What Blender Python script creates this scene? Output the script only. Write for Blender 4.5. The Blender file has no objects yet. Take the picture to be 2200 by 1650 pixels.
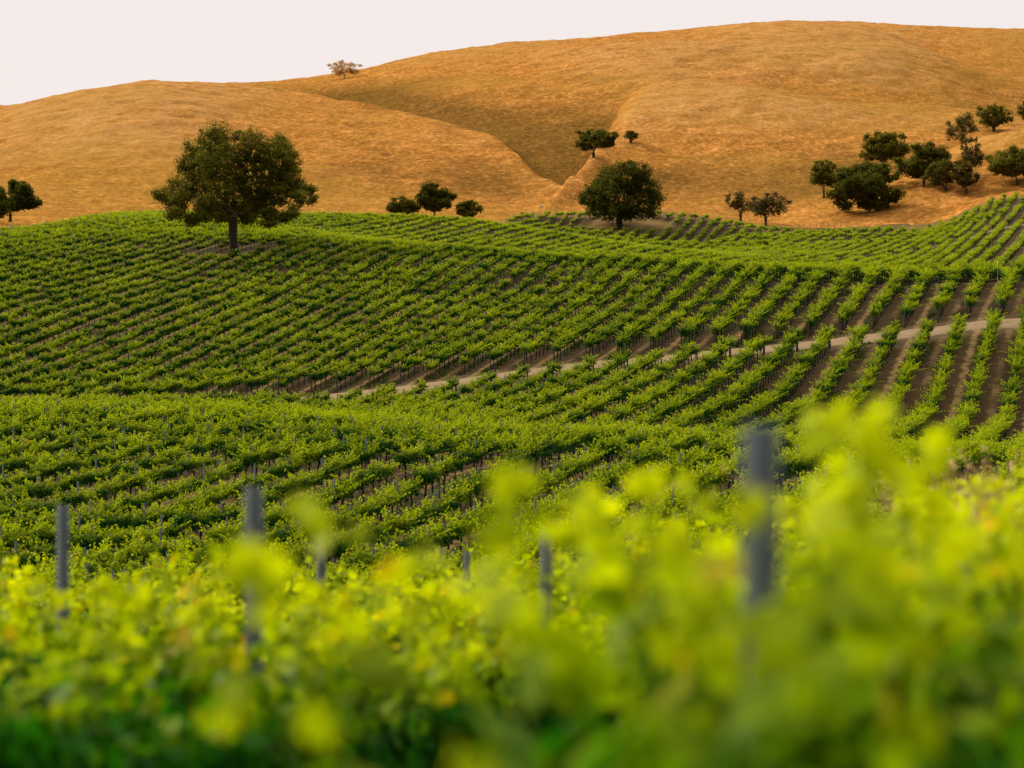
import bpy, math, random
import numpy as np
R = math.radians
C = bpy.context.scene.collection
SC = bpy.context.scene

# ------------------------------------------------------------------ camera, sky, sun, exposure
F = 85 / 36 * 2200            # focal length in photo pixels
CX, VH = 1100.0, 700.0        # principal column, horizon line of the photo
cam_d = bpy.data.cameras.new('camera')
cam = bpy.data.objects.new('camera', cam_d); C.objects.link(cam)
cam.location = (0, 0, 0); cam.rotation_euler = (R(90), 0, 0)
cam_d.lens = 85; cam_d.sensor_width = 36; cam_d.shift_y = -125 / 2200
cam_d.clip_start = 0.05; cam_d.clip_end = 20000
cam_d.dof.use_dof = True; cam_d.dof.focus_distance = 150; cam_d.dof.aperture_fstop = 1.9
SC.camera = cam

SUN_EL, SUN_AZ = 30, -55       # degrees; azimuth from the view direction, negative = left
world = bpy.data.worlds.new('World'); SC.world = world; world.use_nodes = True
wn = world.node_tree.nodes; wl = world.node_tree.links
bg = wn['Background']; bg.inputs['Strength'].default_value = 0.1
sky = wn.new('ShaderNodeTexSky'); sky.sky_type = 'NISHITA'; sky.sun_disc = False
sky.sun_elevation = R(SUN_EL); sky.sun_rotation = R(SUN_AZ)
tc = wn.new('ShaderNodeTexCoord'); sp = wn.new('ShaderNodeSeparateXYZ'); wl.new(tc.outputs['Generated'], sp.inputs[0])
ramp = wn.new('ShaderNodeValToRGB'); wl.new(sp.outputs['Z'], ramp.inputs[0])
e = ramp.color_ramp.elements
e[0].position = 0.0; e[0].color = (.915, .835, .815, 1)
e[1].position = 0.2; e[1].color = (.93, .85, .82, 1)
e2 = e.new(0.42); e2.color = (1.2, 1.11, 1.03, 1)
e3 = e.new(0.9); e3.color = (3.3, 3.1, 2.75, 1)
back = wn.new('ShaderNodeMapRange'); back.interpolation_type = 'SMOOTHSTEP'; wl.new(sp.outputs['Y'], back.inputs[0])
back.inputs[1].default_value = -.55; back.inputs[2].default_value = .6; back.inputs[3].default_value = .30; back.inputs[4].default_value = 1.0
gain = wn.new('ShaderNodeVectorMath'); gain.operation = 'SCALE'; ten = wn.new('ShaderNodeMath'); ten.operation = 'MULTIPLY'; ten.inputs[1].default_value = 10.0; wl.new(back.outputs[0], ten.inputs[0])
wl.new(ten.outputs[0], gain.inputs['Scale']); wl.new(ramp.outputs[0], gain.inputs[0])
mx = wn.new('ShaderNodeMix'); mx.data_type = 'RGBA'; mx.inputs[0].default_value = 0.97
wl.new(sky.outputs[0], mx.inputs[6]); wl.new(gain.outputs[0], mx.inputs[7]); wl.new(mx.outputs[2], bg.inputs['Color'])

sun_d = bpy.data.lights.new('sun', 'SUN'); sun_d.energy = 5.0; sun_d.angle = R(10); sun_d.color = (1, .88, .7)
sun = bpy.data.objects.new('sun', sun_d); C.objects.link(sun)
sun.rotation_euler = (R(90 - SUN_EL), 0, R(180 - SUN_AZ + 0))
# a sun lamp shines along its -Z: aim it from azimuth SUN_AZ (clockwise from +Y) and elevation SUN_EL
from mathutils import Vector
sdir = Vector((math.sin(R(SUN_AZ)) * math.cos(R(SUN_EL)), math.cos(R(SUN_AZ)) * math.cos(R(SUN_EL)), math.sin(R(SUN_EL))))
sun.rotation_euler = (-sdir).to_track_quat('-Z', 'Y').to_euler()

SC.view_settings.view_transform = 'Standard'; SC.view_settings.look = 'None'
SC.view_settings.exposure = 0.0; SC.view_settings.gamma = 1.0
SC.render.engine = 'CYCLES'
SC.cycles.max_bounces = 6; SC.cycles.diffuse_bounces = 3; SC.cycles.transmission_bounces = 4
SC.cycles.use_denoising = True; SC.cycles.denoising_prefilter = 'ACCURATE'
SC.render.filter_size = 1.2

# ------------------------------------------------------------------ small helpers
rng = np.random.default_rng(7)

def tag(o, label=None, cat=None, group=None, kind=None):
    if label: o['label'] = label
    if cat: o['category'] = cat
    if group: o['group'] = group
    if kind: o['kind'] = kind
    return o

def mesh_from(name, verts, faces, mat=None, smooth=False, attrs=None):
    """faces: list of (n,k) int arrays, each of one face size"""
    me = bpy.data.meshes.new(name)
    verts = np.asarray(verts, dtype=np.float32)
    me.vertices.add(len(verts)); me.vertices.foreach_set('co', verts.ravel())
    loops = np.concatenate([np.asarray(f, dtype=np.int32).ravel() for f in faces])
    sizes = np.concatenate([np.full(len(f), np.asarray(f).shape[1], dtype=np.int32) for f in faces])
    starts = np.concatenate([[0], np.cumsum(sizes)[:-1]]).astype(np.int32)
    me.loops.add(len(loops)); me.loops.foreach_set('vertex_index', loops)
    me.polygons.add(len(sizes)); me.polygons.foreach_set('loop_start', starts); me.polygons.foreach_set('loop_total', sizes)
    if smooth: me.polygons.foreach_set('use_smooth', np.ones(len(sizes), dtype=bool))
    for k, a in (attrs or {}).items():
        at = me.attributes.new(k, 'FLOAT', 'POINT'); at.data.foreach_set('value', np.asarray(a, dtype=np.float32))
    me.update(calc_edges=True); me.validate()
    if mat: me.materials.append(mat)
    return me

def link(name, me, parent=None, loc=(0, 0, 0), rz=0):
    o = bpy.data.objects.new(name, me); C.objects.link(o); o.location = loc; o.rotation_euler = (0, 0, rz)
    if parent: o.parent = parent
    return o

def empty(name, loc, rz=0):
    o = link(name, None, None, loc, rz); o.empty_display_size = .3
    return o

class MB:
    """collects verts and faces of different sizes, with point attributes"""
    def __init__(s): s.v = []; s.f = {}; s.n = 0; s.a = {}
    def add(s, verts, faces, **attrs):
        verts = np.asarray(verts, dtype=np.float64).reshape(-1, 3); faces = np.asarray(faces, dtype=np.int64)
        s.v.append(verts); s.f.setdefault(faces.shape[1], []).append(faces + s.n)
        for k in set(list(attrs) + list(s.a)):
            if k not in s.a: s.a[k] = [np.zeros(s.n)] if s.n else []
            s.a[k].append(np.broadcast_to(np.asarray(attrs.get(k, 0.0), dtype=np.float64), (len(verts),)))
        s.n += len(verts)
    def tube(s, pts, rad, sides=6, cap=True, **attrs):
        pts = np.asarray(pts, dtype=np.float64); n = len(pts); rad = np.broadcast_to(rad, (n,))
        t = np.gradient(pts, axis=0); t /= np.linalg.norm(t, axis=1)[:, None] + 1e-9
        ref = np.where(np.abs(t[:, 2:3]) > .9, np.array([[1., 0, 0]]), np.array([[0, 0, 1.]]))
        a = np.cross(t, ref); a /= np.linalg.norm(a, axis=1)[:, None] + 1e-9
        b = np.cross(t, a)
        for i in range(1, n):                      # keep the frame from flipping
            a[i] = a[i - 1] - t[i] * np.dot(a[i - 1], t[i]); a[i] /= np.linalg.norm(a[i]) + 1e-9
            b[i] = np.cross(t[i], a[i])
        th = np.linspace(0, 2 * np.pi, sides, endpoint=False)
        ring = pts[:, None] + rad[:, None, None] * (np.cos(th)[None, :, None] * a[:, None] + np.sin(th)[None, :, None] * b[:, None])
        i = np.arange(n - 1)[:, None] * sides; j = np.arange(sides)[None]; k = (j + 1) % sides
        q = np.stack([i + j, i + k, i + sides + k, i + sides + j], -1).reshape(-1, 4)
        s.add(ring.reshape(-1, 3), q, **attrs)
        if cap:
            s.f.setdefault(sides, []).append((np.arange(sides) + (n - 1) * sides + s.n - n * sides)[None])
    def box(s, lo, hi, **attrs):
        x0, y0, z0 = lo; x1, y1, z1 = hi
        v = [(x0, y0, z0), (x1, y0, z0), (x1, y1, z0), (x0, y1, z0), (x0, y0, z1), (x1, y0, z1), (x1, y1, z1), (x0, y1, z1)]
        s.add(v, [(0, 3, 2, 1), (4, 5, 6, 7), (0, 1, 5, 4), (1, 2, 6, 5), (2, 3, 7, 6), (3, 0, 4, 7)], **attrs)
    def mesh(s, name, mat, smooth=False):
        return mesh_from(name, np.concatenate(s.v), [np.concatenate(f) for f in s.f.values()], mat, smooth,
                         {k: np.concatenate(v) for k, v in s.a.items()})

def hash2(ix, iy, seed):
    h = (ix.astype(np.int64) * 374761393 + iy.astype(np.int64) * 668265263 + seed * 1442695041) & 0xFFFFFFFF
    h = ((h ^ (h >> 13)) * 1274126177) & 0xFFFFFFFF
    return ((h ^ (h >> 16)) & 0xFFFF) / 65535.0

def noise2(x, y, seed=0):
    x = np.asarray(x, dtype=np.float64); y = np.asarray(y, dtype=np.float64)
    ix = np.floor(x); iy = np.floor(y); fx = x - ix; fy = y - iy
    fx = fx * fx * (3 - 2 * fx); fy = fy * fy * (3 - 2 * fy)
    a = hash2(ix, iy, seed); b = hash2(ix + 1, iy, seed); c = hash2(ix, iy + 1, seed); d = hash2(ix + 1, iy + 1, seed)
    return (a + (b - a) * fx) * (1 - fy) + (c + (d - c) * fx) * fy - .5

def fbm(x, y, octv=4, seed=0):
    s = 0; a = 1.0
    for o in range(octv):
        s = s + a * noise2(x * 2 ** o, y * 2 ** o, seed + o); a *= .5
    return s

# ------------------------------------------------------------------ the lie of the land
# survey of the valley along eleven bearings: distance and height of each break of slope
U = np.array([-700, 0, 300, 600, 945, 1200, 1450, 1700, 1950, 2200, 2900], dtype=float)
def row(*a):
    a = list(a)
    if len(a) == 1: return np.full(11, a[0], dtype=float)
    return np.array([a[0]] + a + [a[-1]], dtype=float)
KN = [  # (distance, height)
    (row(-4.0), row(-2.15)),
    (row(5), row(-2.35)),
    (row(12), row(-3.05, -3.05, -3.05, -3.05, -3.0, -2.95, -2.85, -2.75, -2.7)),
    (row(21), row(-4.05, -4.05, -4.05, -4.0, -3.9, -3.7, -3.5, -3.3, -3.2)),
    (row(35), row(-5.2, -5.2, -5.2, -5.2, -5.1, -4.9, -4.65, -4.4, -4.3)),
    (row(50), row(-6.9, -6.9, -6.9, -6.9, -6.6, -6.0, -5.4, -5.0, -4.9)),
    (row(68), row(-8.0, -8.0, -8.0, -7.9, -7.3, -6.5, -5.8, -5.4, -5.3)),
    (row(85), row(-8.0, -8.0, -7.9, -7.6, -7.1, -6.4, -5.75, -5.75, -5.7)),
    (row(105), row(-7.1, -7.05, -6.75, -6.3, -6.25, -6.2, -6.25, -6.7, -6.7)),
    (row(125), row(-6.45, -6.5, -6.4, -6.4, -6.7, -6.9, -7.2, -7.6, -7.6)),
    (row(142), row(-5.9, -6.1, -6.5, -7.2, -7.4, -7.3, -7.4, -7.7, -7.8)),
    (row(160), row(-7.0, -7.3, -7.6, -7.3, -6.6, -6.3, -6.7, -7.2, -7.4)),
    (row(188), row(-7.2, -7.4, -7.3, -6.2, -4.85, -3.75, -3.1, -2.5, -1.75)),
    (row(199), row(-7.3, -7.3, -6.7, -5.1, -3.65, -2.7, -1.72, -.61, .46)),
    (row(265, 265, 262, 255, 245, 232, 222, 217, 216), row(3.1, 2.6, 2.0, 2.4, 2.3, 2.4, 2.0, 2.3, 3.0)),
    (row(320, 320, 310, 298, 280, 258, 240, 232, 230), row(11.2, 11.2, 10.5, 9.1, 7.5, 6.0, 4.8, 4.4, 4.6)),
    (row(335, 345, 345, 330, 310, 285, 265, 255, 255), row(12.6, 14.3, 13.4, 9.8, 7.8, 6.0, 4.6, 4.2, 4.6)),
    (row(350, 375, 375, 365, 350, 325, 310, 310, 320), row(13.5, 16.7, 16.0, 13.5, 10.9, 8.4, 6.7, 6.8, 9.4)),
    (row(368, 400, 405, 400, 385, 355, 340, 360, 370), row(13.4, 18.0, 18.2, 17.3, 14.2, 10.5, 8.6, 9.8, 13.8)),
    (row(384, 415, 418, 415, 440, 425, 385, 395, 395), row(11.8, 16, 17, 16.3, 14.3, 12.0, 11.0, 12.0, 16.2)),
    (row(400, 430, 430, 435, 495, 490, 445, 440, 425), row(10, 14, 16, 15.5, 18.8, 17.0, 14.6, 15.0, 18.9)),
    (row(450, 470, 480, 490, 524, 522, 512, 512, 502), row(12, 17, 19, 20, 24.2, 23.6, 19.9, 19.9, 27.3)),
    (row(580), row(24, 27, 28, 29, 28.5, 28, 26, 27, 32)),
    (row(1000), row(30)),
    (row(4000), row(20)),
]
UG = np.arange(-700, 2901, 10.0)
def pchip(xk, yk, x):
    """xk,yk: (K,N) knots per point, x: (N,)"""
    h = np.diff(xk, axis=0); dl = np.diff(yk, axis=0) / h
    m = np.zeros_like(yk)
    w1 = 2 * h[1:] + h[:-1]; w2 = h[1:] + 2 * h[:-1]
    with np.errstate(divide='ignore', invalid='ignore'):
        hm = (w1 + w2) / (w1 / dl[:-1] + w2 / dl[1:])
    m[1:-1] = np.where(dl[:-1] * dl[1:] > 0, hm, 0); m[0] = dl[0]; m[-1] = dl[-1]
    i = np.clip((x[None] >= xk).sum(0) - 1, 0, len(xk) - 2); j = np.arange(len(x))
    hh = h[i, j]; t = np.clip((x - xk[i, j]) / hh, 0, 1)
    return ((1 + 2 * t) * (1 - t) ** 2 * yk[i, j] + t * (1 - t) ** 2 * hh * m[i, j]
            + t * t * (3 - 2 * t) * yk[i + 1, j] + t * t * (t - 1) * hh * m[i + 1, j])
def smooth_u(us, vs):
    us = np.asarray(us, float); vs = np.asarray(vs, float)
    return pchip(np.repeat(us[:, None], len(UG), 1), np.repeat(vs[:, None], len(UG), 1), np.clip(UG, us[0], us[-1]))
def soften(a, n=7):
    k = np.hanning(n + 2)[1:-1]; k /= k.sum()
    return np.convolve(np.pad(a, n // 2, mode='edge'), k, mode='valid')
KN = [(d, z - (.45 * np.clip((d - 205) / 30, 0, 1) * np.clip((560 - d) / 30, 0, 1))) for d, z in KN]
KD = np.array([soften(smooth_u(U, d)) for d, z in KN]); KZ = np.array([soften(smooth_u(U, z), 11) for d, z in KN])

def hill_curve(pts):
    p = np.array(pts, float)
    d = smooth_u(p[:, 0], p[:, 2]); v = smooth_u(p[:, 0], p[:, 1])
    return soften(d, 5), soften((VH - v) * d / F, 3)
# each hill: ridge (bearing, sight line, distance), foot distance and height, rounding of the top
HILLS = [
    (hill_curve([(-700, 420, 800), (-300, 330, 800), (0, 252, 800), (100, 222, 800), (200, 200, 800), (350, 184, 810), (450, 184, 830), (540, 188, 850), (620, 200, 850),
                 (680, 207, 830), (750, 223, 800), (852, 247, 760), (920, 270, 720), (1023, 316, 680), (1091, 345, 640), (1159, 380, 600), (1244, 402, 575), (1350, 435, 560), (1500, 520, 560), (2900, 600, 560)]), [(-700, 470), (0, 470), (500, 490), (900, 520), (1100, 545), (1300, 560), (2900, 560)], 20, .45),
    (hill_curve([(-700, 240, 1050), (300, 215, 1050), (500, 184, 1050), (620, 177, 1050), (770, 155, 1050), (950, 120, 1050), (1150, 95, 1050), (1350, 75, 1050), (1550, 60, 1060), (1700, 52, 1060), (1800, 54, 1050),
                 (1900, 72, 1020), (1975, 100, 990), (2030, 122, 960), (2115, 151, 920), (2200, 163, 900), (2900, 260, 900)]), 548, 22, .25),
    (hill_curve([(-700, 600, 560), (1050, 520, 540), (1180, 430, 550), (1234, 376, 585), (1278, 336, 630), (1323, 292, 690), (1343, 266, 715), (1391, 243, 738), (1450, 238, 745), (1600, 236, 745), (1800, 234, 745), (2000, 240, 745), (2200, 250, 745), (2900, 300, 745)]), 535, 21, .35),
    (hill_curve([(-700, 400, 1400), (1400, 120, 1400), (1600, 70, 1400), (1800, 56, 1400), (1900, 58, 1400), (2050, 65, 1400), (2200, 69, 1400), (2900, 110, 1400)]), 950, 60, .5),
    (hill_curve([(-700, 600, 470), (1500, 560, 540), (1660, 470, 560), (1800, 424, 580), (1900, 385, 590), (2000, 345, 590), (2080, 304, 590), (2200, 277, 580), (2500, 230, 570), (2900, 220, 570)]), 522, 20, .5),
]
def smax(a, b, k):
    h = np.clip(.5 + .5 * (a - b) / k, 0, 1)
    return b + (a - b) * h + k * h * (1 - h)

def ground(x, y):
    x = np.atleast_1d(np.asarray(x, float)).ravel(); y = np.atleast_1d(np.asarray(y, float)).ravel()
    u = np.clip(CX + F * x / np.maximum(y, 1.0), -700, 2900)
    fi = (u + 700) / 10; i0 = np.clip(fi.astype(int), 0, len(UG) - 2); t = fi - i0
    at = lambda g: g[..., i0] * (1 - t) + g[..., i0 + 1] * t
    z = pchip(at(KD), at(KZ), y)
    far = y > 440
    if far.any():
        zf = z[far]; yf = y[far]; i0f = i0[far]; tf = t[far]
        atf = lambda g: g[i0f] * (1 - tf) + g[i0f + 1] * tf
        for n, ((dr, zr), df, zf0, top) in enumerate(HILLS):
            a = atf(dr); b = atf(zr)
            df = np.interp(u[far], [p[0] for p in df], [p[1] for p in df]) if isinstance(df, list) else df
            a = np.maximum(a, df + 15)
            s = (yf - df) / (a - df)
            tc_ = np.clip(s, 0, 1)
            pr = top * np.sin(np.pi / 2 * tc_) + (1 - top) * (tc_ * tc_ * (3 - 2 * tc_) * .55 + tc_ * .45)
            over = np.clip(s - 1, 0, None)
            pr = pr - over ** 2 * 2.2
            amp = b - zf0
            hz = zf0 + np.maximum(amp, 0) * np.clip(pr, -1, None) + np.minimum(amp, 0) * 1.5 - np.clip(df - yf, 0, None) * .5
            zf = smax(zf, hz, np.interp(yf, [560, 600, 700, 790], [3, 7, 7, 3]))
        xf = x[far]
        w = np.clip((yf - 300) / 60, 0, 1)
        fold = fbm(xf / 95 + yf / 400, yf / 210, 2, 41) * 17 * np.clip((yf - 600) / 90, 0, 1) * np.clip((960 - yf) / 180, 0, 1)
        zf = zf + fold * np.clip((u[far] - 800) / 250, 0, 1)
        zf = zf + w * (fbm(xf / 60, yf / 60, 3, 3) * 2.4 * np.clip((yf - 600) / 150, 0, 1) + fbm(xf / 11, yf / 11, 3, 11) * 1.0 + fbm(xf / 4.2, yf / 3.0, 2, 23) * .5)
        z[far] = zf
    return z
def gz(x, y): return float(ground(x, y)[0])
def at(u, d):                                            # a bearing and a distance -> a point on the ground
    x = (u - CX) / F * d
    return np.array([x, d, gz(x, d)])

# ------------------------------------------------------------------ vineyard layout
TH = math.atan(1343 / F); CT, ST = math.cos(TH), math.sin(TH)
SP, VS, R0 = 2.6, 1.4, -.64                              # row spacing, vine spacing, offset of the nearest row
def rs(x, y): return x * CT - y * ST, x * ST + y * CT    # across-row and along-row coordinate
def xy(r, s): return r * CT + s * ST, -r * ST + s * CT
def interp_u(u, pts):
    p = np.array(pts, float); return np.interp(u, p[:, 0], p[:, 1])
ROAD = [(-700, 203), (600, 203), (900, 201), (1200, 200), (1700, 199), (2200, 198), (2900, 198)]
ROAD2 = [(1780, 352), (1850, 366), (1950, 384), (2080, 402), (2200, 412), (2900, 430)]
FAR = [(-700, 380), (0, 385), (300, 425), (600, 428), (900, 420), (980, 436), (1060, 472), (1120, 520), (1200, 523), (1450, 522), (1700, 512), (1950, 512), (2200, 502), (2900, 500)]
OAK1 = at(503, 304); OAK2 = at(1331, 506)
def field_mask(x, y):
    """distance in metres inside the planted land (positive = planted)"""
    u = CX + F * x / np.maximum(y, 1.0)
    d = interp_u(u, FAR) - y
    e_ = y - interp_u(u, ROAD); d = np.minimum(d, np.where(e_ > 0, e_ - 3.3, -e_ - np.interp(u, [350, 650, 1300, 1700], [3.3, 7.0, 5.5, 3.3])))
    d = np.minimum(d, np.where(u > 1780, np.abs(y - interp_u(u, ROAD2)) - 4.5, 99))
    d = np.minimum(d, np.hypot((x - OAK1[0]) / 1.5, y - OAK1[1] + 2) - 4.2)
    d = np.minimum(d, np.hypot(x - OAK2[0] - 2, y - OAK2[1] - 3) - 9.5)
    return d

# ------------------------------------------------------------------ materials
def new_mat(name):
    m = bpy.data.materials.new(name); m.use_nodes = True
    nt = m.node_tree; nt.nodes.clear()
    out = nt.nodes.new('ShaderNodeOutputMaterial')
    return m, nt, out
class NT:
    def __init__(s, nt): s.nt = nt
    def n(s, t, **kw):
        nd = s.nt.nodes.new('ShaderNode' + t)
        for k, v in kw.items(): setattr(nd, k, v)
        return nd
    def put(s, sock, v):
        if hasattr(v, 'links') or hasattr(v, 'is_linked'): s.nt.links.new(v, sock)
        else: sock.default_value = v
    def math(s, op, a, b=0.0, c=0.0):
        nd = s.n('Math', operation=op)
        for i, v in enumerate((a, b, c)): s.put(nd.inputs[i], v)
        return nd.outputs[0]
    def mix(s, f, a, b, blend='MIX'):
        nd = s.n('Mix', data_type='RGBA', blend_type=blend); s.put(nd.inputs[0], f)
        for i, v in ((6, a), (7, b)): s.put(nd.inputs[i], v if not isinstance(v, tuple) or len(v) == 4 else v + (1,))
        return nd.outputs[2]
    def noise(s, vec, scale, detail=4, rough=.55, out='Fac'):
        nd = s.n('TexNoise'); nd.inputs['Scale'].default_value = scale; nd.inputs['Detail'].default_value = detail
        nd.inputs['Roughness'].default_value = rough
        if vec is not None: s.nt.links.new(vec, nd.inputs['Vector'])
        return nd.outputs[out]
    def ramp(s, f, stops):
        nd = s.n('ValToRGB'); s.put(nd.inputs[0], f); el = nd.color_ramp.elements
        while len(el) < len(stops): el.new(.5)
        for k, (p, c) in enumerate(stops):
            el[k].position = p; el[k].color = c + (1,) if isinstance(c, tuple) else (c, c, c, 1)
        return nd.outputs[0]
    def attr(s, name):
        nd = s.n('Attribute'); nd.attribute_name = name; return nd.outputs['Fac']
    def mapping(s, vec, scale=(1, 1, 1), rot=(0, 0, 0)):
        nd = s.n('Mapping'); nd.inputs['Scale'].default_value = scale; nd.inputs['Rotation'].default_value = rot
        s.nt.links.new(vec, nd.inputs['Vector']); return nd.outputs[0]
    def pos(s): return s.n('NewGeometry').outputs['Position']
    def bump(s, h, strength, dist):
        nd = s.n('Bump'); nd.inputs['Strength'].default_value = strength; nd.inputs['Distance'].default_value = dist
        s.put(nd.inputs['Height'], h); return nd.outputs[0]
    def bsdf(s, out, col, rough=.9, spec=.1, normal=None):
        p = s.n('BsdfPrincipled'); s.put(p.inputs['Base Color'], col); s.put(p.inputs['Roughness'], rough)
        p.inputs['Specular IOR Level'].default_value = spec
        if normal is not None: s.nt.links.new(normal, p.inputs['Normal'])
        s.nt.links.new(p.outputs[0], out.inputs[0]); return p

def leaf_material(name, old, young, bronze, trans=.42, gain=1.6, spec=.05):
    m, nt, out = new_mat(name); k = NT(nt)
    tint = k.attr('tint'); vg = k.n('Attribute'); vg.attribute_type = 'INSTANCER'; vg.attribute_name = 'far_sun'; rnd = k.attr('rnd'); pos = k.pos()
    vig = k.noise(pos, .09, 3)
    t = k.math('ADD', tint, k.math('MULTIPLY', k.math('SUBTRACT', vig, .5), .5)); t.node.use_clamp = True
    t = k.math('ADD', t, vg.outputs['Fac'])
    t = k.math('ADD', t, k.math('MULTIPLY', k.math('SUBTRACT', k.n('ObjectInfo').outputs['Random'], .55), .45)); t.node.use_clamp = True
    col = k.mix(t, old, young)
    col = k.mix(k.math('MULTIPLY', k.math('GREATER_THAN', rnd, .95), t), col, bronze)
    col = k.mix(k.math('MULTIPLY', k.math('SUBTRACT', rnd, .45), .9), col, k.mix(.5, col, (0.0, 0.0, 0.0)))
    d = k.n('BsdfPrincipled'); k.put(d.inputs['Base Color'], col); d.inputs['Roughness'].default_value = .55
    d.inputs['Specular IOR Level'].default_value = spec
    tr = k.n('BsdfTranslucent'); k.put(tr.inputs['Color'], k.mix(1.0, col, (gain, gain * .95, gain * .4), 'MULTIPLY'))
    ms = k.n('MixShader'); ms.inputs[0].default_value = trans
    nt.links.new(d.outputs[0], ms.inputs[1]); nt.links.new(tr.outputs[0], ms.inputs[2]); nt.links.new(ms.outputs[0], out.inputs[0])
    return m
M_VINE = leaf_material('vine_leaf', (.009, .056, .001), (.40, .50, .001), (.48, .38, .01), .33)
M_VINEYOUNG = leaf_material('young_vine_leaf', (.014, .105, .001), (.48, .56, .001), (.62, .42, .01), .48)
M_OAK = leaf_material('oak_leaf', (.075, .076, .007), (.22, .20, .018), (.2, .15, .02), .28, 1.2, .02)
M_OAKDRY = leaf_material('sparse_oak_leaf', (.075, .066, .010), (.19, .15, .024), (.2, .14, .03), .25, 1.2, .02)
M_PALE = leaf_material('sunlit_pale_leaf', (.45, .28, .12), (.7, .48, .24), (.5, .35, .2), .5, 1.3, .02)  # sunlit glow of the skyline tree put into its leaf colour
M_OAKGREEN = leaf_material('green_oak_leaf', (.060, .066, .005), (.16, .155, .012), (.17, .13, .02), .30, 1.2, .02)

def bark_material(name, a, b):
    m, nt, out = new_mat(name); k = NT(nt); p = k.mapping(k.pos(), (6, 6, 1.6))
    n = k.noise(p, 3.0, 5); k.bsdf(out, k.mix(n, a, b), .95, .05, k.bump(n, .8, .03)); return m
M_VBARK = bark_material('vine_bark', (.010, .008, .007), (.05, .04, .032))
M_OBARK = bark_material('oak_bark', (.03, .022, .015), (.12, .09, .065))
M_PALEBARK = bark_material('sunlit_pale_bark', (.35, .21, .10), (.6, .4, .22))  # same glow put into the bark colour
M_DEADWOOD = bark_material('grey_branch_bark', (.04, .03, .02), (.14, .10, .06))
M_WOODPOST = bark_material('weathered_wood', (.03, .028, .024), (.10, .09, .075))
M_REDPOST = bark_material('reddish_wood', (.06, .03, .015), (.14, .075, .04))

def plain(name, col, rough=.6, metal=0.0, var=.25):
    m, nt, out = new_mat(name); k = NT(nt); n = k.noise(k.pos(), 9.0, 5)
    p = k.bsdf(out, k.mix(n, tuple(c * (1 - var) for c in col), tuple(c * (1 + var) for c in col)), rough, .4)
    p.inputs['Metallic'].default_value = metal; return m
M_STEEL = plain('galvanised_steel', (.060, .076, .088), .85, 0, .4)
M_DRIP = plain('drip_hose', (.2, .17, .12), .6)
M_WHITE = plain('white_paint', (.6, .58, .54), .5, 0, .06)
M_ORANGE = plain('orange_plastic', (.75, .13, .05), .5, 0, .1)
M_TEAL = plain('teal_plastic', (.03, .22, .17), .5, 0, .15)
M_WIRE = plain('fence_wire', (.12, .10, .08), .6, .4)

def ground_material():
    m, nt, out = new_mat('vineyard_soil'); k = NT(nt); pos = k.pos()
    sx = k.n('SeparateXYZ'); nt.links.new(pos, sx.inputs[0])
    wob = k.math('MULTIPLY', k.math('SUBTRACT', k.noise(pos, .9, 5, .65), .5), 1.1)
    r = k.math('ADD', k.math('SUBTRACT', k.math('MULTIPLY', sx.outputs[0], CT), k.math('MULTIPLY', sx.outputs[1], ST)), wob)
    q = k.math('DIVIDE', k.math('SUBTRACT', r, R0), SP)
    fr = k.math('FRACT', q)                                            # 0 and 1 under the vines, .5 mid-lane
    par = k.math('GREATER_THAN', k.math('FRACT', k.math('MULTIPLY', q, .5)), .5)
    big = k.noise(pos, .05, 4); mid = k.noise(pos, 1.1, 5); fine = k.noise(pos, 9, 6, .7)
    dark = k.mix(fine, (.020, .0118, .0036), (.060, .036, .0115))
    tan = k.mix(fine, (.11, .068, .025), (.25, .158, .066))
    grey = k.mix(fine, (.05, .036, .017), (.12, .088, .043))
    green = k.mix(fine, (.016, .030, .003), (.055, .080, .008))
    tl = k.ramp(fr, [(0.0, 0.0), (.28, 0.0), (.36, 1.0), (.48, 1.0), (.56, 0.0), (1.0, 0.0)])   # a mown track along the lane
    gl = k.ramp(fr, [(0.0, 0.0), (.56, 0.0), (.64, 1.0), (.8, 1.0), (.9, 0.0), (1.0, 0.0)])      # a green strip beside it
    gsel = k.ramp(k.noise(pos, .16, 4), [(.40, 0.0), (.52, 1.0)])
    odd = k.mix(k.math('MULTIPLY', tl, k.ramp(mid, [(.3, .25), (.6, 1.0)])), k.mix(k.ramp(k.noise(pos, .35, 5, .65), [(.52, 0.0), (.74, .8)]), dark, grey), tan)
    odd = k.mix(k.math('MULTIPLY', gl, gsel), odd, green)
    even = k.mix(k.math('MULTIPLY', tl, k.ramp(k.noise(pos, .23, 4), [(.4, 0.0), (.7, .7)])), dark, tan)
    col = k.mix(par, even, odd)
    grass = k.attr('grass')
    dry = k.mix(fine, (.11, .065, .018), (.22, .135, .045))
    dry = k.mix(k.ramp(big, [(.4, 0.0), (.62, .6)]), dry, (.07, .05, .018))
    col = k.mix(grass, col, dry)
    road = k.attr('bare')
    col = k.mix(road, col, k.mix(mid, (.15, .10, .055), (.24, .17, .105)))
    h = k.math('ADD', k.math('MULTIPLY', fine, .6), mid)
    k.bsdf(out, col, .95, .05, k.bump(h, .9, .12)); return m
M_SOIL = ground_material()

def road_material():
    m, nt, out = new_mat('pale_dirt'); k = NT(nt); pos = k.pos()
    n = k.noise(pos, 1.3, 6, .65); n2 = k.noise(pos, 14, 4)
    col = k.mix(n, (.17, .112, .060), (.32, .225, .138)); col = k.mix(.35, col, k.mix(n2, (.05, .033, .017), (.26, .19, .12)))
    k.bsdf(out, col, .95, .05, k.bump(k.math('ADD', n, n2), .8, .06)); return m
M_ROAD = road_material()

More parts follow.
